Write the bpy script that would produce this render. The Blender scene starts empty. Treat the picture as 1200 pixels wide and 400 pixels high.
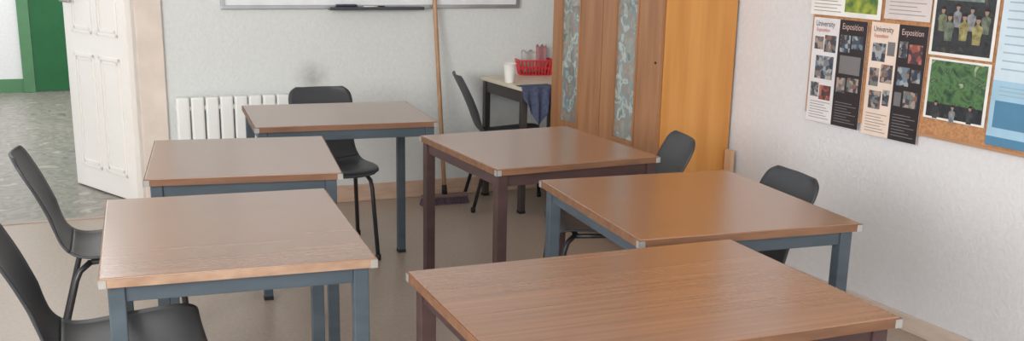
import bpy, bmesh, math, random
from mathutils import Vector, Matrix
random.seed(4)
SC=bpy.context.scene
COL=SC.collection
R=math.radians
# ---------------------------------------------------------------- camera
F_PX,PITCH,CY,CH,ROLL=1245.0,R(14.81),261.0,1.505,R(1.21)
fw=Vector((0,math.cos(PITCH),-math.sin(PITCH)));up0=Vector((0,math.sin(PITCH),math.cos(PITCH)));rt0=Vector((1,0,0))
rt=rt0*math.cos(ROLL)+up0*math.sin(ROLL); up=up0*math.cos(ROLL)-rt0*math.sin(ROLL)
cd=bpy.data.cameras.new('camera'); cam=bpy.data.objects.new('camera',cd); COL.objects.link(cam)
m=Matrix((rt,up,-fw)).transposed().to_4x4(); m.translation=Vector((0,0,CH)); cam.matrix_world=m
cd.sensor_fit='HORIZONTAL'; cd.sensor_width=36; cd.lens=F_PX*36/1200; cd.shift_y=(CY-200)/1200; cd.clip_start=.02
SC.camera=cam
def ray(u,v): return fw+rt*((u-600)/F_PX)-up*((v-CY)/F_PX)
def onz(u,v,z=0):
    d=ray(u,v); return Vector((0,0,CH))+d*((z-CH)/d.z)
# ---------------------------------------------------------------- materials
def mat(name,c,rough=.5,c2=None,scale=(8,8,8),bump=0,bscale=200,spec=.5,metal=0,detail=4,lo=.35,hi=.65,coat=0,bdist=.004):
    M=bpy.data.materials.new(name); M.use_nodes=True; n=M.node_tree.nodes; L=M.node_tree.links
    b=n['Principled BSDF']; b.inputs['Roughness'].default_value=rough; b.inputs['Metallic'].default_value=metal
    b.inputs['Specular IOR Level'].default_value=spec; b.inputs['Coat Weight'].default_value=coat; b.inputs['Coat Roughness'].default_value=.22
    tc=n.new('ShaderNodeTexCoord'); mp=n.new('ShaderNodeMapping'); mp.inputs['Scale'].default_value=scale
    L.new(tc.outputs['Object'],mp.inputs['Vector'])
    no=n.new('ShaderNodeTexNoise'); no.inputs['Scale'].default_value=1; no.inputs['Detail'].default_value=detail
    L.new(mp.outputs[0],no.inputs['Vector'])
    r=n.new('ShaderNodeValToRGB'); r.color_ramp.elements[0].position=lo; r.color_ramp.elements[1].position=hi
    if c2 is None: c2=tuple(x*.88 for x in c)
    r.color_ramp.elements[0].color=(*c2,1); r.color_ramp.elements[1].color=(*c,1)
    L.new(no.outputs['Fac'],r.inputs['Fac']); L.new(r.outputs['Color'],b.inputs['Base Color'])
    if bump:
        n2=n.new('ShaderNodeTexNoise'); n2.inputs['Scale'].default_value=bscale; n2.inputs['Detail'].default_value=3
        L.new(tc.outputs['Object'],n2.inputs['Vector'])
        bp=n.new('ShaderNodeBump'); bp.inputs['Strength'].default_value=bump; bp.inputs['Distance'].default_value=bdist
        L.new(n2.outputs['Fac'],bp.inputs['Height']); L.new(bp.outputs[0],b.inputs['Normal'])
    return M
def mosaic(name,cols,scale,rough=.4,stretch=(1,1,1),coat=0):
    M=bpy.data.materials.new(name); M.use_nodes=True; n=M.node_tree.nodes; L=M.node_tree.links
    b=n['Principled BSDF']; b.inputs['Roughness'].default_value=rough; b.inputs['Coat Weight'].default_value=coat
    tc=n.new('ShaderNodeTexCoord'); mp=n.new('ShaderNodeMapping'); mp.inputs['Scale'].default_value=stretch
    L.new(tc.outputs['Object'],mp.inputs['Vector'])
    v=n.new('ShaderNodeTexVoronoi'); v.inputs['Scale'].default_value=scale; L.new(mp.outputs[0],v.inputs['Vector'])
    sx=n.new('ShaderNodeSeparateColor'); L.new(v.outputs['Color'],sx.inputs[0])
    r=n.new('ShaderNodeValToRGB'); r.color_ramp.interpolation='CONSTANT'
    e=r.color_ramp.elements
    while len(e)<len(cols): e.new(.5)
    for i,c in enumerate(cols): e[i].position=i/len(cols); e[i].color=(*c,1)
    L.new(sx.outputs[0],r.inputs['Fac']); L.new(r.outputs['Color'],b.inputs['Base Color'])
    return M
def blotch(name,cols,scale,rough=.4,coat=0,stretch=(1,1,1)):
    M=bpy.data.materials.new(name); M.use_nodes=True; n=M.node_tree.nodes; L=M.node_tree.links
    b=n['Principled BSDF']; b.inputs['Roughness'].default_value=rough; b.inputs['Coat Weight'].default_value=coat
    tc=n.new('ShaderNodeTexCoord'); mp=n.new('ShaderNodeMapping'); mp.inputs['Scale'].default_value=stretch
    L.new(tc.outputs['Object'],mp.inputs['Vector'])
    no=n.new('ShaderNodeTexNoise'); no.inputs['Scale'].default_value=scale; no.inputs['Detail'].default_value=5; no.inputs['Distortion'].default_value=.6
    L.new(mp.outputs[0],no.inputs['Vector'])
    r=n.new('ShaderNodeValToRGB'); e=r.color_ramp.elements
    while len(e)<len(cols): e.new(.5)
    for i,c in enumerate(cols): e[i].position=.3+.4*i/(len(cols)-1); e[i].color=(*c,1)
    L.new(no.outputs['Fac'],r.inputs['Fac']); L.new(r.outputs['Color'],b.inputs['Base Color'])
    return M
def srgb(r,g,b):
    f=lambda x:((x/255+.055)/1.055)**2.4 if x>10 else x/255/12.92
    return (f(r),f(g),f(b))
W_TOP=mat('table_wood',srgb(156,111,79),.25,srgb(126,87,61),(1.8,85,85),spec=.5,detail=5,lo=.25,hi=.75,coat=.8)
W_TOP2=mat('table_wood_dull',srgb(155,117,91),.25,srgb(128,94,73),(1.8,85,85),spec=.5,detail=5,lo=.25,hi=.75,coat=.8)
W_EDGE=mat('table_edge',srgb(126,90,66),.5,srgb(106,74,54),(6,30,30))
W_EDGE_WORN=mat('table_edge_worn',srgb(164,136,114),.55,srgb(142,112,92),(14,30,30))
BLUE=mat('blue_grey_paint',srgb(72,84,94),.42,srgb(62,74,83),(6,6,20))
BROWNM=mat('dark_brown_paint',srgb(74,53,52),.42,srgb(62,44,43),(6,6,20))
STEEL=mat('bright_metal',srgb(180,180,176),.35,None,metal=.5)
RUBBER=mat('black_rubber',srgb(28,28,30),.7)
SHELL=mat('charcoal_plastic',srgb(57,60,65),.42,srgb(50,52,57),(5,5,5),bump=.12,bscale=500,spec=.5)
TUBE=mat('black_tube',srgb(44,44,48),.35)
# ---------------------------------------------------------------- mesh helpers
def box(bm,x0,x1,y0,y1,z0,z1,bev=0):
    r=bmesh.ops.create_cube(bm,size=1); vs=r['verts']
    for v in vs: v.co=Vector((x0+(v.co.x+.5)*(x1-x0),y0+(v.co.y+.5)*(y1-y0),z0+(v.co.z+.5)*(z1-z0)))
    if bev:
        es=list({e for v in vs for e in v.link_edges}); bmesh.ops.bevel(bm,geom=es,offset=bev,segments=2,affect='EDGES',profile=.6)
def tube(bm,pts,r,n=10,caps=True):
    pts=[Vector(p) for p in pts]; rs=r if isinstance(r,(list,tuple)) else [r]*len(pts); rings=[]
    ref=None
    for i,p in enumerate(pts):
        t=(pts[min(i+1,len(pts)-1)]-pts[max(i-1,0)]).normalized()
        if ref is None: ref=t.orthogonal().normalized()
        ref=(ref-t*ref.dot(t)).normalized(); b=t.cross(ref)
        rings.append([bm.verts.new(p+(ref*math.cos(2*math.pi*k/n)+b*math.sin(2*math.pi*k/n))*rs[i]) for k in range(n)])
    for a,c in zip(rings,rings[1:]):
        for k in range(n): bm.faces.new((a[k],a[(k+1)%n],c[(k+1)%n],c[k]))
    if caps:
        bm.faces.new(list(reversed(rings[0]))); bm.faces.new(rings[-1])
def lathe(bm,prof,n=24,c=(0,0,0)):
    rings=[[bm.verts.new((c[0]+r*math.cos(2*math.pi*k/n),c[1]+r*math.sin(2*math.pi*k/n),c[2]+z)) for k in range(n)] for r,z in prof]
    for a,b in zip(rings,rings[1:]):
        for k in range(n): bm.faces.new((a[k],a[(k+1)%n],b[(k+1)%n],b[k]))
    bm.faces.new(list(reversed(rings[0]))); bm.faces.new(rings[-1])
def obj(name,bm,material,parent=None,smooth=False,loc=None,rotz=0):
    bmesh.ops.recalc_face_normals(bm,faces=bm.faces)
    me=bpy.data.meshes.new(name); bm.to_mesh(me); bm.free(); me.materials.append(material)
    if smooth:
        for p in me.polygons: p.use_smooth=True
    o=bpy.data.objects.new(name,me); COL.objects.link(o)
    if parent: o.parent=parent
    if loc is not None: o.location=loc; o.rotation_euler=(0,0,rotz)
    return o
def bx(name,material,parent,*a,bev=0,**k):
    bm=bmesh.new(); box(bm,*a,bev); return obj(name,bm,material,parent,**k)
def tag(o,label,cat,group=None):
    o['label']=label;o['category']=cat
    if group:o['group']=group
    return o
def thing(name,label,cat,loc=(0,0,0),rotz=0,group=None):
    o=bpy.data.objects.new(name,None); COL.objects.link(o); o.empty_display_size=.1
    o.location=loc; o.rotation_euler=(0,0,rotz); return tag(o,label,cat,group)
def struct(o): o['kind']='structure'; return o
def sempty(name,loc,rotz):
    o=bpy.data.objects.new(name,None); COL.objects.link(o); o.location=loc; o.rotation_euler=(0,0,rotz); return struct(o)
# ---------------------------------------------------------------- room frames
K=Vector((.323,6.65,0)); RB=R(23); RR=R(-63)
def frame(o,rz): return Vector(o),Vector((math.cos(rz),math.sin(rz),0)),Vector((-math.sin(rz),math.cos(rz),0))
def onwall(u,v,rz,o=K):
    o,ex,ey=frame(o,rz); d=ray(u,v); c=Vector((0,0,CH)); t=(o-c).dot(ey)/d.dot(ey); p=c+d*t
    return (p-o).dot(ex),p.z
def wpt(s,rz,off=0,z=0,o=K):
    o,ex,ey=frame(o,rz); p=o+ex*s-ey*off; p.z=z; return p
def wrect(quad,rz,o=K):
    (a,b,c,d)=[onwall(*q,rz,o) for q in quad]   # TL TR BR BL
    return (a[0]+d[0])/2,(b[0]+c[0])/2,(c[1]+d[1])/2,(a[1]+b[1])/2
# wall materials
def wallmat(name,c,smudge=None):
    M=mat(name,c,.8,tuple(x*.96 for x in c),(40,40,40),bump=.55,bscale=60,spec=.25,bdist=.006)
    if smudge:
        n=M.node_tree.nodes;L=M.node_tree.links;b=n['Principled BSDF']
        old=b.inputs['Base Color'].links[0].from_socket
        g=n.new('ShaderNodeNewGeometry'); vm=n.new('ShaderNodeVectorMath'); vm.operation='DISTANCE'; vm.inputs[1].default_value=smudge
        L.new(g.outputs['Position'],vm.inputs[0])
        no=n.new('ShaderNodeTexNoise'); no.inputs['Scale'].default_value=22; no.inputs['Detail'].default_value=5; L.new(g.outputs['Position'],no.inputs['Vector'])
        mr=n.new('ShaderNodeMapRange'); mr.interpolation_type='SMOOTHSTEP'; mr.inputs['From Min'].default_value=0; mr.inputs['From Max'].default_value=.13; mr.inputs['To Min'].default_value=.8; mr.inputs['To Max'].default_value=0
        L.new(vm.outputs['Value'],mr.inputs['Value'])
        mu=n.new('ShaderNodeMath'); mu.operation='MULTIPLY'; L.new(mr.outputs[0],mu.inputs[0]); L.new(no.outputs['Fac'],mu.inputs[1])
        mx=n.new('ShaderNodeMix'); mx.data_type='RGBA'; L.new(mu.outputs[0],mx.inputs[0]); L.new(old,mx.inputs[6]); mx.inputs[7].default_value=(.2,.2,.2,1)
        L.new(mx.outputs[2],b.inputs['Base Color'])
    return M
ss,sz=onwall(366,91,RB)
M_BACK=wallmat('back_wall_plaster',srgb(219,223,222),tuple(wpt(ss,RB,0,sz)))
M_RIGHT=wallmat('right_wall_plaster',srgb(220,220,223))
M_CEIL=wallmat('ceiling_paint',srgb(238,238,236))
M_FLOOR=mat('beige_lino',srgb(174,158,144),.33,srgb(163,148,135),(60,60,60),detail=6,spec=.5)
M_TERR=blotch('terrazzo',[srgb(104,100,94),srgb(150,144,136),srgb(122,118,110),srgb(172,166,156)],9,.35)
M_CREAM=mat('cream_paint',srgb(248,245,241),.35,srgb(245,241,236),(3,3,3))
M_PINK=mat('cream_trim',srgb(226,213,202),.5)
M_HALL=wallmat('hall_wall',srgb(240,240,240))
M_GREEN=mat('green_paint',srgb(36,104,60),.5)
M_GREEN2=mat('green_trim',srgb(92,140,100),.5)
M_BASE=mat('baseboard_wood',srgb(208,180,158),.5,srgb(194,164,142),(10,10,40))
M_BASE2=mat('pale_baseboard',srgb(212,196,182),.5,srgb(202,186,172),(10,10,40))
M_SILL=mat('threshold_wood',srgb(172,154,138),.5)
DL,DR=-3.42,-2.52   # doorway along the back wall
H=2.8
bm=bmesh.new(); box(bm,DR,.35,0,.3,0,H); box(bm,DL,DR,0,.3,2.06,H); box(bm,-6.5,DL,0,.3,0,H)
struct(obj('wall_back',bm,M_BACK,None,loc=K,rotz=RB))
struct(bx('wall_right',M_RIGHT,None,-.3,7,0,.2,0,H,loc=K,rotz=RR))
struct(bx('floor',M_FLOOR,None,-6.5,5.5,-8,0.05,-.1,0,loc=K,rotz=RB))
struct(bx('floor_hall',M_TERR,None,-9,1.5,0.05,5.6,-.1,0,loc=K,rotz=RB))
struct(bx('ceiling',M_CEIL,None,-6.5,5.5,-8,.3,H,H+.1,loc=K,rotz=RB))
struct(bx('baseboard_back',M_BASE,None,DR+.13,-.02,-.016,0,0,.1,bev=.004,loc=K,rotz=RB))
struct(bx('baseboard_right',M_BASE2,None,.02,7,-.016,0,0,.07,bev=.004,loc=K,rotz=RR))
bm=bmesh.new(); box(bm,DR-.012,DR+.125,-.02,0,0,2.16,.005); box(bm,DL,DR-.012,-.02,0,2.06,2.16,.004); box(bm,DL-.1,DL,-.02,0,0,2.16,.004)
box(bm,DR-.012,DR,-.0,.3,0,2.06)
struct(obj('trim_1',bm,M_PINK,None,loc=K,rotz=RB))
struct(bx('trim_2',M_SILL,None,DL,DR-.012,.03,.07,0,.004,loc=K,rotz=RB))
# hall far wall with green door
HO=Vector((-4.67,10.28,0))
struct(bx('wall_hall',M_HALL,None,-4,7,0,.2,0,3,loc=HO,rotz=RB))
g0,_=onwall(38,60,RB,HO); gf,_=onwall(24,60,RB,HO)
struct(bx('baseboard_hall',M_GREEN2,None,-4,gf,-.02,0,0,.13,loc=HO,rotz=RB))
d2=sempty('door_2',HO,RB)
bm=bmesh.new(); box(bm,gf,g0,-.04,0,0,2.2,.005); box(bm,g0+.95,g0+1.05,-.04,0,0,2.2,.005); box(bm,gf,g0+1.05,-.04,0,2.1,2.2,.005); obj('door_frame',bm,M_GREEN2,d2)
bx('door_leaf',M_GREEN,d2,g0+.004,g0+.946,-.03,-.002,.01,2.095,bev=.003)
bm=bmesh.new(); tube(bm,[(g0+.1,-.03,1.05),(g0+.1,-.07,1.05),(g0+.22,-.07,1.05)],.01); obj('door_handle',bm,STEEL,d2,True)
# classroom door, standing open into the hall
hp=wpt(DR-.02,RB,-.305); fe=onz(95,215)
ang=math.atan2(fe.y-hp.y,fe.x-hp.x); LW=(fe-hp).length
d1=sempty('door_1',hp,ang)
bx('door_leaf',M_CREAM,d1,0.01,LW,-.02,.02,.008,2.04,bev=.003)
def mould(x0,x1,z0,z1,sgn):
    bm=bmesh.new()
    for w,t in((0,.007),(.022,.004)):
        a,b,c,d=x0+w,x1-w,z0+w,z1-w; e=.018; y0,y1=sorted((sgn*.0205,sgn*(.0205+t)))
        box(bm,a,b,y0,y1,c,c+e,.002);box(bm,a,b,y0,y1,d-e,d,.002);box(bm,a,a+e,y0,y1,c,d,.002);box(bm,b-e,b,y0,y1,c,d,.002)
    obj('panel_moulding',bm,M_CREAM,d1)
for sg in(-1,1):
    mould(.1,LW/2-.03,.14,.82,sg);mould(LW/2+.03,LW-.1,.14,.82,sg);mould(.1,LW/2-.03,.94,1.92,sg);mould(LW/2+.03,LW-.1,.94,1.92,sg)
bm=bmesh.new()
for sg in(-1,1): tube(bm,[(LW-.06,sg*.02,1.12),(LW-.06,sg*.06,1.12),(LW-.17,sg*.06,1.12)],.009)
obj('door_handle',bm,STEEL,d1,True)
# ---------------------------------------------------------------- tables
def table(pos,rot,w,l,fm,label,top=W_TOP,edge=W_EDGE,h=.75,i=.018):
    t=thing('classroom_table',label,'table',(pos[0],pos[1],0),R(rot),'classroom tables')
    a,b=w/2,l/2
    bx('tabletop',top,t,-a+.003,a-.003,-b+.003,b-.003,h-.024,h,bev=.003)
    bm=bmesh.new(); e=.0035
    box(bm,-a,a,-b,-b+e,h-.023,h-.002);box(bm,-a,a,b-e,b,h-.023,h-.002);box(bm,-a,-a+e,-b+e,b-e,h-.023,h-.002);box(bm,a-e,a,-b+e,b-e,h-.023,h-.002)
    obj('edge_band',bm,edge,t)
    lt=.038
    bm=bmesh.new(); z0,z1=h-.066,h-.0245; q=i+.006
    box(bm,-a+i+lt,a-i-lt,-b+q,-b+q+.024,z0,z1,.002);box(bm,-a+i+lt,a-i-lt,b-q-.024,b-q,z0,z1,.002)
    box(bm,-a+q,-a+q+.024,-b+i+lt,b-i-lt,z0,z1,.002);box(bm,a-q-.024,a-q,-b+i+lt,b-i-lt,z0,z1,.002)
    obj('apron',bm,fm,t)
    for sx in(-1,1):
        for sy in(-1,1):
            x0,x1=sorted((sx*(a-i),sx*(a-i-lt))); y0,y1=sorted((sy*(b-i),sy*(b-i-lt)))
            lg=bx('leg',fm,t,x0,x1,y0,y1,.012,h-.0245,bev=.003)
            bx('foot_cap',RUBBER,lg,x0-.001,x1+.001,y0-.001,y1+.001,0,.018,bev=.003)
            bm=bmesh.new(); xo,xi=sx*(a+.0012),sx*(a-.017); yo,yi=sy*(b+.0012),sy*(b-.017); k=.002
            X0,X1=sorted((xo,xi)); Y0,Y1=sorted((yo,yo-sy*k)); box(bm,X0,X1,Y0,Y1,h-.0235,h-.004)
            X0,X1=sorted((xo,xo-sx*k)); Y0,Y1=sorted((yo,yi)); box(bm,X0,X1,Y0,Y1,h-.0235,h-.004)
            obj('corner_bracket',bm,STEEL,t)
    return t
table((.294,2.263),22.7,.90,.65,BROWNM,'large brown wood-effect table with dark brown legs in the right foreground, closest to the viewer')
table((.543,3.172),19.2,.70,.76,BLUE,'brown-topped table with blue-grey legs beside the wall of posters')
table((.083,4.024),26.9,.67,.71,BROWNM,'brown-topped table with dark brown legs standing closest to the tall wooden cabinet',i=.010)
table((-.759,2.753),19.3,.64,.79,BLUE,'nearest left table, brown top with pale worn front edge and blue-grey legs',W_TOP2,W_EDGE_WORN)
table((-.964,3.712),15.5,.63,.70,BLUE,'brown-topped blue-grey table in the middle of the left row of three',W_TOP2)
table((-.793,4.700),18.9,.77,.62,BLUE,'brown-topped blue-grey table in front of the white radiator, a chair tucked behind it',W_TOP2,i=.012)
# ---------------------------------------------------------------- chairs
PROF=[(.205,.410,.155),(.20,.428,.173),(.16,.438,.183),(.06,.432,.187),(-.05,.422,.183),(-.115,.420,.175),(-.16,.432,.165),(-.195,.466,.154),(-.222,.52,.148),(-.248,.585,.150),(-.278,.655,.157),(-.308,.715,.160),(-.328,.755,.148),(-.338,.775,.115)]
def cr(i,t,k):
    n=len(PROF);p=[PROF[max(0,min(n-1,j))][k] for j in(i-1,i,i+1,i+2)]
    return .5*((2*p[1])+(-p[0]+p[2])*t+(2*p[0]-5*p[1]+4*p[2]-p[3])*t*t+(-p[0]+3*p[1]-3*p[2]+p[3])*t**3)
rows=[]
for i in range(len(PROF)-1):
    for s in range(4): rows.append([cr(i,s/4,k) for k in range(3)])
rows.append(list(PROF[-1]))
def shell(r0,r1):
    bm=bmesh.new(); NX=16; g=[]
    for x,z,hw in rows[r0:r1]:
        line=[]
        back=max(0,min(1,(z-.445)/.12))
        for j in range(NX+1):
            y=-1+2*j/NX
            line.append(bm.verts.new((x+back*.022*y*y,y*hw,z+(1-back)*.014*y**4)))
        g.append(line)
    for a,b in zip(g,g[1:]):
        for j in range(NX): bm.faces.new((a[j],a[j+1],b[j+1],b[j]))
    bmesh.ops.recalc_face_normals(bm,faces=bm.faces)
    bmesh.ops.solidify(bm,geom=list(bm.faces),thickness=.009)
    return bm
def make_chair():
    t=thing('plastic_chair','','chair')
    obj('seat',shell(0,26),SHELL,t,True); obj('backrest',shell(25,len(rows)),SHELL,t,True)
    for s in(-1,1):
        for pts in([(.14,s*.128,.411),(.172,s*.142,.388),(.185,s*.147,.35),(.215,s*.165,.012)],[(-.11,s*.123,.398),(-.145,s*.137,.372),(-.16,s*.142,.34),(-.25,s*.170,.012)]):
            bm=bmesh.new(); tube(bm,pts,.0105); lg=obj('leg',bm,TUBE,t,True)
            e=pts[-1]; bm=bmesh.new(); lathe(bm,[(.012,0),(.014,.004),(.014,.026),(.011,.03)],12,(e[0],e[1],0)); obj('foot_cap',bm,RUBBER,lg,True)
    bm=bmesh.new()
    for s in(-1,1): tube(bm,[(.15,s*.128,.409),(0,s*.116,.403),(-.12,s*.123,.396)],.0095)
    tube(bm,[(.13,-.128,.409),(.13,.128,.409)],.0095); tube(bm,[(-.1,-.123,.397),(-.1,.123,.397)],.0095)
    obj('seat_frame',bm,TUBE,t,True)
    return t
proto=make_chair()
def dup(root):
    r=root.copy();COL.objects.link(r)
    for ch in root.children:
        c=ch.copy();COL.objects.link(c);c.parent=r
        for g in ch.children: d=g.copy();COL.objects.link(d);d.parent=c
    return r
SPOTS=[(-1.05,2.74,22,'charcoal plastic chair nearest the viewer, pushed up to the nearest left table'),
(-1.40,3.68,20,'charcoal plastic chair at left beside the middle left table, in front of the hallway doorway'),
(-.875,5.07,-69,'charcoal plastic chair behind the far left table, its back towards the radiator'),
(-.015,6.12,12,'charcoal plastic chair beside the small desk with the red basket, near the broom'),
(.36,4.11,190,'charcoal plastic chair between the tall cabinet and the dark-legged middle table'),
(.645,3.40,198,'charcoal plastic chair between the poster wall and the blue-grey right table')]
prev=[proto]+[dup(proto) for _ in SPOTS[1:]]
for o,(x,y,a,lb) in zip(prev,SPOTS):
    o.location=(x,y,0);o.rotation_euler=(0,0,R(a));tag(o,lb,'chair','charcoal plastic chairs')
# ---------------------------------------------------------------- cabinet
W_FR=mat('cabinet_front_wood',srgb(170,122,86),.4,srgb(152,106,72),(26,26,2),detail=6)
W_SD=mat('cabinet_side_lit_wood',srgb(214,152,82),.4,srgb(198,135,66),(16,16,1.2),detail=6)  # same wood as the front; light on this side painted in as brighter orange
GLS=blotch('papered_glass',[srgb(92,116,112),srgb(146,160,152),srgb(150,128,116),srgb(118,142,148),srgb(184,190,184),srgb(112,132,120)],16,.07,coat=1,stretch=(1,1,.8))
N=Vector((.681,4.98,0)); _,ex,ey=frame(K,RR); CWD=1.04;CD=.44
cc=N-ex*(CWD/2)+ey*(CD/2-.008)
cb=thing('wooden_cabinet','tall orange-brown wooden cabinet with two narrow glazed doors, against the right wall','cabinet',cc,RR)
a=CWD/2;HC=1.98
bm=bmesh.new(); box(bm,-a,-a+.02,-.198,.21,.0,HC,.002);box(bm,-a+.02,a-.02,-.19,.2,.06,.08);box(bm,-a+.02,a-.02,-.198,.205,HC-.02,HC);box(bm,-a+.02,a-.02,.195,.21,.06,HC-.02);box(bm,-a+.02,a-.02,-.17,-.15,0,.06);box(bm,-.01,.01,-.19,.195,.08,HC-.02)
obj('body',bm,W_FR,cb)
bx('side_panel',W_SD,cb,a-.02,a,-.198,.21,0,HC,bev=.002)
for q in(.5,.9,1.3,1.65): bx('shelf',W_FR,cb,-a+.021,a-.021,-.17,.19,q,q+.018)
for x0,x1,g0_,g1_ in((-a+.004,-.003,a-.945,a-.735),(.003,a-.004,a-.40,a-.19)):
    bm=bmesh.new(); z0,z1=.065,HC-.005
    box(bm,x0,g0_,-.222,-.2,z0,z1,.002);box(bm,g1_,x1,-.222,-.2,z0,z1,.002);box(bm,g0_,g1_,-.222,-.2,z0,.55);box(bm,g0_,g1_,-.222,-.2,z1-.12,z1)
    d=obj('door',bm,W_FR,cb)
    bx('glass_panel',GLS,d,g0_,g1_,-.214,-.208,.55,z1-.12)
    bm=bmesh.new(); e=.014
    box(bm,g0_,g0_+e,-.226,-.214,.55,z1-.12);box(bm,g1_-e,g1_,-.226,-.214,.55,z1-.12);box(bm,g0_+e,g1_-e,-.226,-.214,.55,.55+e)
    obj('glazing_bead',bm,W_FR,d)
    if x1>.1:
        bm=bmesh.new(); kx=x1-.03; tube(bm,[(kx,-.222,.97),(kx,-.225,.97)],.006,14); obj('keyhole',bm,RUBBER,d)
# wooden offcut beside the cabinet
bxo=bx('wooden_offcut',mat('light_offcut_wood',srgb(214,178,146),.5,srgb(196,158,124),(14,14,4)),None,-.01,.045,-.02,0,0,.54,bev=.003,loc=wpt(onwall(849,190,RR)[0]+.055,RR,.02),rotz=RR)
tag(bxo,'small light brown wooden board standing between the cabinet and the right wall','board')
# ---------------------------------------------------------------- small desk and what is on it
P=Vector((.037,5.87,0)); DH=.727; DWD,DDP=.5,.54
BEIGE=mat('desk_laminate',srgb(222,212,190),.4); DGREY=mat('desk_frame_grey',srgb(70,66,64),.45)
dk=thing('small_desk','small desk with cream top and dark legs in the corner behind the cabinet','desk',P,RR+R(90))  # x along depth axis v, y along u
bx('desktop',BEIGE,dk,0,DWD,0,DDP,DH-.022,DH,bev=.003)
bm=bmesh.new(); box(bm,.03,DWD-.03,.02,.04,DH-.09,DH-.0225);box(bm,.03,DWD-.03,DDP-.04,DDP-.02,DH-.09,DH-.0225);box(bm,.02,.04,.03,DDP-.03,DH-.09,DH-.0225);box(bm,DWD-.04,DWD-.02,.03,DDP-.03,DH-.09,DH-.0225);obj('apron',bm,DGREY,dk)
for x in(.012,DWD-.047):
    for y in(.012,DDP-.047):
        lg=bx('leg',DGREY,dk,x,x+.035,y,y+.035,.01,DH-.0225,bev=.003); bx('foot_cap',RUBBER,lg,x-.001,x+.036,y-.001,y+.036,0,.015)
RED=mat('red_plastic',srgb(215,44,54),.4); WHITE=mat('white_paper',srgb(238,236,232),.6); PINKP=mat('pink_paper',srgb(232,180,184),.7); CLOTH=mat('blue_cloth',srgb(82,92,118),.9,srgb(66,74,100),(60,60,60),bump=.4,bscale=300)
cu=thing('paper_cup','tall white paper cup standing on the small desk beside the red basket','cup',onz(597,97,DH),0)
bm=bmesh.new(); lathe(bm,[(.026,0),(.027,.004),(.036,.108),(.033,.108),(.025,.006)],28); obj('cup_body',bm,WHITE,cu,True)
bm=bmesh.new()
rg=[(.0365+.003*math.cos(2*math.pi*k/10),.108+.003*math.sin(2*math.pi*k/10)) for k in range(10)]
rings=[[bm.verts.new((r*math.cos(2*math.pi*j/28),r*math.sin(2*math.pi*j/28),z)) for j in range(28)] for r,z in rg]
for i in range(10):
    for j in range(28): bm.faces.new((rings[i][j],rings[i][(j+1)%28],rings[(i+1)%10][(j+1)%28],rings[(i+1)%10][j]))
obj('rolled_rim',bm,WHITE,cu,True)
bk=thing('plastic_basket','red slotted plastic basket full of papers on the small desk','basket',onz(622,88,DH)+Vector((.02,.04,0)),R(10))
def ringbox(bm,w,l,t,z0,z1):
    box(bm,-w,w,-l,-l+t,z0,z1);box(bm,-w,w,l-t,l,z0,z1);box(bm,-w,-w+t,-l+t,l-t,z0,z1);box(bm,w-t,w,-l+t,l-t,z0,z1)
bm=bmesh.new(); box(bm,-.095,.095,-.06,.06,0,.005)
for k in range(11):
    f=-1+2*k/10
    for s in(-1,1): tube(bm,[(f*.092,s*.058,.004),(f*.106,s*.068,.085)],.0045,6)
for k in range(7):
    f=-1+2*k/6
    for s in(-1,1): tube(bm,[(s*.093,f*.056,.004),(s*.107,f*.066,.085)],.0045,6)
ringbox(bm,.101,.064,.005,.04,.052); obj('basket_body',bm,RED,bk)
bm=bmesh.new(); ringbox(bm,.114,.075,.01,.083,.092); obj('rim',bm,RED,bk)
def sheet(name,w,h,material,loc,rz,label,tilt):
    bm=bmesh.new(); n=8;g=[]
    for i in range(n+1):
        row=[]
        for j in range(n+1):
            x=(i/n-.5)*w;z=j/n*h; row.append(bm.verts.new((x,.012*math.sin(x*60)+tilt*z,z+.01*math.sin(i*1.7)*j/n)))
        g.append(row)
    for i in range(n):
        for j in range(n): bm.faces.new((g[i][j],g[i+1][j],g[i+1][j+1],g[i][j+1]))
    bmesh.ops.solidify(bm,geom=list(bm.faces),thickness=.001)
    return tag(obj(name,bm,material,None,True,loc,rz),label,'paper')
bl=bk.location
sheet('paper_sheet',.07,.165,PINKP,bl+Vector((.045,.004,.008)),R(14),'pink curled paper sheet standing at the right of the red basket',.12)
sheet('paper_sheet',.10,.13,WHITE,bl+Vector((-.03,.022,.008)),R(6),'white paper sheet standing in the left of the red basket',.1)
# blue cloth draped over the front edge
bm=bmesh.new(); g=[];NXc,NZ=22,26
for i in range(NXc+1):
    f=i/NXc; row=[]
    drop=.07+.17*(1-abs(f-.55)/.55)
    for j in range(NZ+1):
        t=j/NZ; s=-.07+t*(drop+.07)
        if s<0: y,z=-s-.006,DH+.005
        else: y,z=-.009-.014*min(1,s/.1)*(1+math.sin(f*17)),DH+.004-s
        row.append(bm.verts.new((-.005+f*.20+(.55-f)*.06*max(0,s)/.2,y,z)))
    g.append(row)
for i in range(NXc):
    for j in range(NZ): bm.faces.new((g[i][j],g[i+1][j],g[i+1][j+1],g[i][j+1]))
bmesh.ops.recalc_face_normals(bm,faces=bm.faces); bmesh.ops.solidify(bm,geom=list(bm.faces),thickness=.002)
cl=obj('cleaning_cloth',bm,CLOTH,None,True,P,RR+R(90)); tag(cl,'blue-grey cloth hanging over the front edge of the small desk','cloth')
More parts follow.
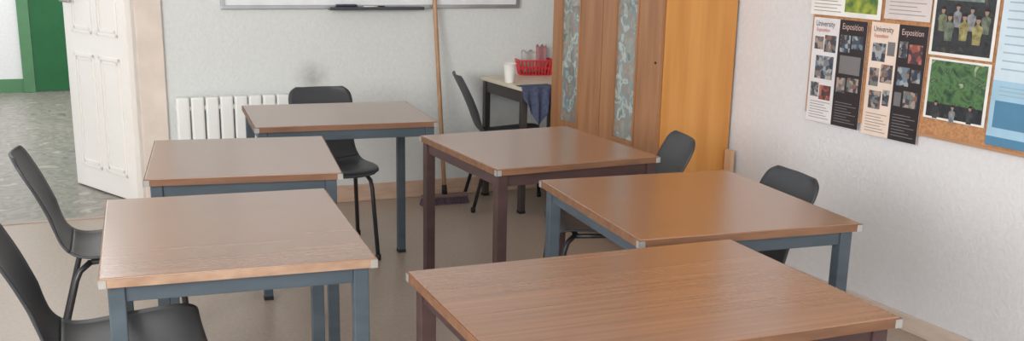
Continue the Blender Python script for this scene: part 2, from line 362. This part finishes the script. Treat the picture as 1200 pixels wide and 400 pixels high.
# ---------------------------------------------------------------- whiteboard
s0,_=onwall(258,9,RB); s1,_=onwall(607,10,RB); _,zb=onwall(430,10,RB)
WB=mat('whiteboard_enamel',srgb(236,240,242),.15); ALU=mat('aluminium',srgb(186,190,194),.35,None,metal=.6)
wb=thing('whiteboard','wide white board with aluminium frame on the back wall, cut off by the photo top','whiteboard',wpt((s0+s1)/2,RB,0,zb),RB)
hw=(s1-s0)/2
bx('writing_surface',WB,wb,-hw+.02,hw-.02,-.016,-.002,.02,1.18)
bm=bmesh.new(); box(bm,-hw,hw,-.024,-.002,0,.022,.003);box(bm,-hw,hw,-.024,-.002,1.178,1.2,.003);box(bm,-hw,-hw+.022,-.024,-.002,.022,1.178);box(bm,hw-.022,hw,-.024,-.002,.022,1.178);obj('frame',bm,ALU,wb)
t0,_=onwall(383,10,RB);t1,_=onwall(492,10,RB); c0=(s0+s1)/2
bm=bmesh.new(); box(bm,t0-c0,t1-c0,-.085,-.0245,-.004,.001,.001);box(bm,t0-c0,t1-c0,-.085,-.081,.001,.014,.001); obj('pen_tray',bm,mat('tray_grey',srgb(70,72,76),.4),wb)
mk=thing('board_marker','black marker lying on the whiteboard pen tray','marker',wpt(t0+.25,RB,.05,zb+.0095),RB)
bm=bmesh.new(); tube(bm,[(-.05,0,0),(.03,0,0)],.008,14); obj('barrel',bm,WHITE,mk,True)
bm=bmesh.new(); tube(bm,[(.03,0,0),(.032,0,0),(.07,0,0),(.072,0,0)],[.008,.0085,.0085,.006],14); obj('cap',bm,RUBBER,mk,True)
er=thing('board_eraser','dark felt eraser resting at the left end of the pen tray','eraser',wpt(t0+.1,RB,.053,zb+.0012),RB)
bx('felt_pad',RUBBER,er,-.06,.06,-.022,.022,0,.014,bev=.002); bx('grip',mat('eraser_blue',srgb(54,60,80),.5),er,-.058,.058,-.02,.02,.0145,.026,bev=.005)
# ---------------------------------------------------------------- radiator
r0,_=onwall(204,135,RB); r1,_=onwall(352,135,RB); _,zt=onwall(230,111,RB)
RADM=mat('radiator_enamel',srgb(236,238,237),.35,srgb(233,235,234))
rd=thing('radiator','white ribbed radiator on the back wall beside the doorway','radiator',wpt((r0+r1)/2,RB,.0,0),RB)
n=9; pw=(r1-r0)/n
for i in range(n):
    bm=bmesh.new(); x=-(r1-r0)/2+i*pw
    box(bm,x+.004,x+pw-.004,-.115,-.05,.13,zt,.011)
    obj('radiator_section',bm,RADM,rd)
L_=(r1-r0)/2
for z in(zt-.06,.18):
    bm=bmesh.new(); tube(bm,[(-L_,-.085,z),(L_,-.085,z)],.016); obj('header_pipe',bm,RADM,rd,True)
for x in(-L_*.6,L_*.6):
    for z in(zt-.09,.16): bx('wall_bracket',RADM,rd,x-.01,x+.01,-.055,-.001,z,z+.03)
bm=bmesh.new(); tube(bm,[(L_,-.085,.18),(L_+.05,-.085,.18),(L_+.06,-.085,.16),(L_+.06,-.085,0)],.009); obj('supply_pipe',bm,RADM,rd,True)
# ---------------------------------------------------------------- broom
bp=onz(521,239)
WOODH=mat('broom_wood',srgb(196,158,124),.5,srgb(172,132,100),(40,40,3)); BRIS=mat('purplish_bristle',srgb(104,88,104),.8,srgb(76,66,80),(120,120,4),bump=.5,bscale=400)
br=thing('broom','wooden-handled broom with dark purplish bristles leaning against the whiteboard','broom',bp,RB)
o_,exb,eyb=frame(K,RB)
s_,_=onwall(506,4,RB); top=wpt(s_,RB,.042,1.22)
rel=top-bp; loc=Vector((rel.dot(exb),rel.dot(eyb),1.22))
a0=Vector((0,0,.055)); dirh=(loc-a0)
bm=bmesh.new(); tube(bm,[a0,a0+dirh*1.04,a0+dirh*1.07],[.0125,.0125,.008],12); obj('handle',bm,WOODH,br,True)
bx('head',mat('broom_head',srgb(124,100,96),.5),br,-.14,.14,-.024,.024,.04,.06,bev=.006)
bm=bmesh.new()
for k in range(24):
    for q in(-1,0,1):
        x=-.134+.268*k/23; tube(bm,[(x,q*.014,.042),(x*1.06+random.uniform(-.003,.003),q*.022,.0)],[.005,.007],6)
obj('bristles',bm,BRIS,br)
bm=bmesh.new(); tube(bm,[a0-dirh*.0,a0+dirh*.05],[.017,.0145],12); obj('socket',bm,RUBBER,br,True)
# ---------------------------------------------------------------- notice board and posters on the right wall
CORK=mat('cork',srgb(196,146,104),.85,srgb(170,122,84),(90,90,90),bump=.3,bscale=250)
sl,_=onwall(953,70,RR); _,zb1=onwall(1140,171,RR); S_END=3.9
nb=thing('notice_board','brown cork notice board on the right wall covered with posters','notice board',wpt(sl,RR,0,zb1),RR)
bwid=S_END-sl
bx('cork_panel',CORK,nb,.012,bwid-.012,-.016,-.002,.012,.95)
bm=bmesh.new(); box(bm,0,bwid,-.02,-.002,0,.012);box(bm,0,.012,-.02,-.002,.012,.95);box(bm,bwid-.012,bwid,-.02,-.002,.012,.95);box(bm,0,bwid,-.02,-.002,.95,.962);obj('frame',bm,mat('board_frame_wood',srgb(184,142,108),.5),nb)
def text(name,s,material,parent,x,z,y,width,hmax=9):
    cu_=bpy.data.curves.new('t','FONT'); cu_.body=s; cu_.size=1
    o=bpy.data.objects.new('t',cu_); COL.objects.link(o)
    me=bpy.data.meshes.new_from_object(o.evaluated_get(bpy.context.evaluated_depsgraph_get()))
    bpy.data.objects.remove(o); me.materials.clear(); me.materials.append(material)
    xs=[v.co.x for v in me.vertices]; k=width/(max(xs)-min(xs)); x0=min(xs)
    for v in me.vertices: v.co.x=(v.co.x-x0)*k; v.co.y*=k*1.25
    p=bpy.data.objects.new(name,me); COL.objects.link(p); p.parent=parent; p.location=(x,y,z); p.rotation_euler=(R(90),0,0); return p
INK=mat('black_ink',srgb(48,42,46),.45); SOFT=mat('soft_ink',srgb(84,72,84),.5); REDI=mat('red_ink',srgb(190,96,92),.5); CRM=mat('peach_paper',srgb(236,216,202),.6); GREYP=mat('print_grey',srgb(124,122,124),.5); LIGHT=mat('light_ink',srgb(218,190,184),.5)
BLUP=mat('pale_blue_paper',srgb(166,204,228),.5); TEAL=mat('teal_print',srgb(86,136,170),.5); LINE=mat('text_grey',srgb(150,146,146),.6); LINE2=mat('text_pale_blue',srgb(160,184,200),.6)
YG=mat('yellow_green_print',srgb(168,176,70),.5,srgb(70,110,60),(30,30,30))
PHOTO_A=mosaic('print_photo_warm',[srgb(76,74,82),srgb(132,98,88),srgb(166,150,140),srgb(66,74,90),srgb(116,122,122)],60,.4)
PHOTO_C=mosaic('print_photo_cool',[srgb(74,82,94),srgb(114,132,148),srgb(160,166,170),srgb(60,64,74),srgb(132,120,114)],60,.4)
PHOTO_R=mosaic('print_photo_red',[srgb(150,84,74),srgb(98,64,66),srgb(176,116,102),srgb(72,62,70)],50,.4)
PHOTO_B=blotch('print_photo_foliage',[srgb(40,54,44),srgb(66,98,66),srgb(92,128,84),srgb(56,80,60),srgb(160,182,140)],24,.3)
PHOTO_D=blotch('print_photo_dark',[srgb(36,38,44),srgb(58,60,66),srgb(44,48,50),srgb(82,80,78)],22,.3)
YP=-.0245
def poster(name,quad,label,m0,cat='poster',lift=0):
    x0,x1,z0,z1=wrect(quad,RR); p=thing(name,label,cat,wpt(x0,RR,lift,z0),RR)
    w,h=x1-x0,z1-z0; bx('sheet',m0,p,0,w,YP,YP+.002,0,h); return p,w,h
def patch(p,name,m_,x0,x1,z0,z1,k=1): return bx(name,m_,p,x0,x1,YP-.0006*k,YP-.0001,z0,z1)
for idx,(quad,m0,lb) in enumerate([([(962,20),(1026,26),(1006,152),(947,138)],mat('white_poster_paper',srgb(230,227,230),.6),'half white, half black exhibition poster hanging leftmost on the notice board'),
    ([(1029,27),(1095,30),(1078,167),(1012,157)],CRM,'half peach, half black exhibition poster, second from the left on the notice board')]):
    p,w,h=poster('exhibition_poster',quad,lb,m0); p['group']='exhibition posters'
    patch(p,'dark_half',INK,w*.5,w,0,h)
    Y2=YP-.0016
    text('title_text','University',SOFT,p,w*.05,h*.92,Y2,w*.36); text('title_text','Exposition',LIGHT,p,w*.56,h*.915,Y2,w*.37)
    text('subtitle_text','Exposition',REDI,p,w*.07,h*.87,Y2,w*.25)
    pics=[PHOTO_A,GREYP,PHOTO_C,PHOTO_R,PHOTO_C,PHOTO_A]
    if idx==0: rects=[(.24,.46,.68,.84),(.05,.22,.70,.82),(.10,.44,.42,.64),(.05,.20,.24,.38),(.22,.44,.22,.36),(.54,.72,.70,.86),(.75,.95,.74,.86),(.56,.94,.50,.67),(.54,.70,.32,.46),(.73,.94,.34,.47)]
    else: rects=[(.06,.30,.66,.82),(.33,.46,.72,.84),(.05,.22,.44,.60),(.25,.46,.48,.64),(.08,.30,.24,.40),(.33,.45,.28,.42),(.54,.68,.72,.86),(.71,.94,.68,.84),(.55,.76,.48,.64),(.79,.95,.52,.63),(.54,.66,.30,.42),(.70,.94,.30,.44)]
    for k,(a_,b_,c_,d_) in enumerate(rects): patch(p,'picture',pics[(k*5+idx*2+k//3)%6],w*a_,w*b_,h*c_,h*d_,2)
    for k in range(7): patch(p,'text_line',LINE,w*.06,w*(.44-.05*(k%3)),h*(.035+.026*k),h*(.041+.026*k),2)
    for k in range(8): patch(p,'text_line',GREYP,w*.55,w*(.94-.08*(k%3)),h*(.04+.026*k),h*(.046+.026*k),2)
p,w,h=poster('leaflet',[(958,-40),(1042,-38),(1038,23),(957,17)],'white leaflet with yellow-green picture above the leftmost posters',WHITE)
patch(p,'picture',YG,w*.5,w*.95,h*.1,h*.6); patch(p,'picture',INK,w*.05,w*.4,h*.62,h*.92)
for k in range(7): patch(p,'text_line',LINE,w*.05,w*(.45-.06*(k%2)),h*(.08+.07*k),h*(.095+.07*k))
p,w,h=poster('printed_page',[(1046,-40),(1103,-38),(1095,26),(1043,22)],'small white printed page above the peach poster',mat('page_paper',srgb(216,206,204),.6),'paper')
for k in range(11): patch(p,'text_line',LINE,w*.1,w*(.9-.1*(k%3)),h*(.1+.075*k),h*(.115+.075*k))
# group photo and plant photo
p,w,h=poster('photo_print',[(1103,-45),(1182,-42),(1170,70),(1096,66)],'dark photo print of a group of people, above the leafy photo',WHITE,'photo'); p['group']='photo prints'
patch(p,'picture',PHOTO_D,w*.045,w*.955,h*.035,h*.97)
SK=mat('print_skin',srgb(168,136,120),.5); CLO=[mat('print_cloth',srgb(*c),.5,tuple(x*.45 for x in srgb(*c)),(45,45,45)) for c in((128,138,112),(168,168,160),(74,78,84),(172,164,112),(120,132,116),(150,152,156))]
patch(p,'picture',mat('print_window',srgb(140,154,150),.5,srgb(84,98,96),(16,16,16)),w*.2,w*.78,h*.6,h*.9,2)
def figure(p,x,zz,s,cm,y):
    bm=bmesh.new(); pts=[(-.8,-4.2),(.8,-4.2),(.9,-2.6),(1.1,-1.9),(.98,-1.25),(.35,-.95),(.28,-.7),(-.28,-.7),(-.35,-.95),(-.98,-1.25),(-1.1,-1.9),(-.9,-2.6)]
    bm.faces.new([bm.verts.new((x+a_*s,y,zz+b_*s)) for a_,b_ in pts]); obj('printed_body',bm,cm,p)
    bm=bmesh.new(); bm.faces.new([bm.verts.new((x+.46*s*math.cos(2*math.pi*q/18),y-.0003,zz-.12*s+.62*s*math.sin(2*math.pi*q/18))) for q in range(18)]); obj('printed_face',bm,SK,p)
    bm=bmesh.new(); bm.faces.new([bm.verts.new((x+.54*s*math.cos(math.pi*q/10),y-.0005,zz+.02*s+.62*s*math.sin(math.pi*q/10))) for q in range(11)]); obj('printed_hair',bm,INK,p)
for k,(fx,fz,fs) in enumerate([(.17,.50,.066),(.40,.54,.062),(.62,.52,.064),(.84,.51,.066),(.29,.43,.074),(.52,.44,.072),(.73,.42,.075)]): figure(p,w*fx,h*fz,w*fs,CLO[(k*5+k//2)%6],YP-.0014-(.0008 if k>3 else 0))
p,w,h=poster('photo_print',[(1094,69),(1169,73),(1158,147),(1087,139)],'photo print of green foliage with dark shapes below, under the group photo',WHITE,'photo'); p['group']='photo prints'
patch(p,'picture',PHOTO_B,w*.045,w*.955,h*.27,h*.965); patch(p,'picture',PHOTO_D,w*.045,w*.955,h*.035,h*.27,2)
for k in range(3): figure(p,w*(.2+.28*k),h*(.27-.03*(k%2)),w*.05,CLO[(2,5,2)[k]],YP-.0018)
p,w,h=poster('blue_poster',[(1185,-45),(1262,-45),(1238,186),(1163,167)],'pale blue and white poster at the right edge of the photo',mat('blue_poster_paper',srgb(206,224,236),.5))
patch(p,'picture',BLUP,w*.0,w,h*.0,h*.36); patch(p,'picture',TEAL,w*.08,w*.92,h*.10,h*.25,2); patch(p,'picture',TEAL,w*.0,w,h*.0,h*.05,2)
for k in range(11): patch(p,'text_line',LINE2,w*.1,w*(.9-.1*(k%2)),h*(.42+.045*k),h*(.428+.045*k))
for k in range(3): patch(p,'text_line',LINE2,w*.12,w*(.9-.1*(k%2)),h*(.28+.022*k),h*(.286+.022*k),2)
# ---------------------------------------------------------------- light
wd=bpy.data.worlds.new('daylight'); SC.world=wd; wd.use_nodes=True
bg=wd.node_tree.nodes['Background']; bg.inputs[0].default_value=(.965,.985,1,1); bg.inputs[1].default_value=1.06
def area(name,loc,to,sx,sy,e,c):
    l=bpy.data.lights.new(name,'AREA');l.shape='RECTANGLE';l.size=sx;l.size_y=sy;l.energy=e;l.color=c
    o=bpy.data.objects.new(name,l);COL.objects.link(o);o.location=loc
    o.rotation_euler=(Vector(to)-Vector(loc)).to_track_quat('-Z','Y').to_euler(); return o
area('window_light',(-2.8,-1.2,2.0),(.3,4.6,.7),2.6,1.8,215,(1,.985,.96))
area('right_wall_fill_light',(.4,-1.6,2.1),(1.2,4.2,.5),2.4,1.4,60,(1,.99,.97))  # fill lamp added to lift the dark lower right wall, not a window
area('hall_light',(-4.2,8.3,2.9),(-4.2,8.3,0),2,2,70,(1,1,1))
SC.view_settings.view_transform='Standard'
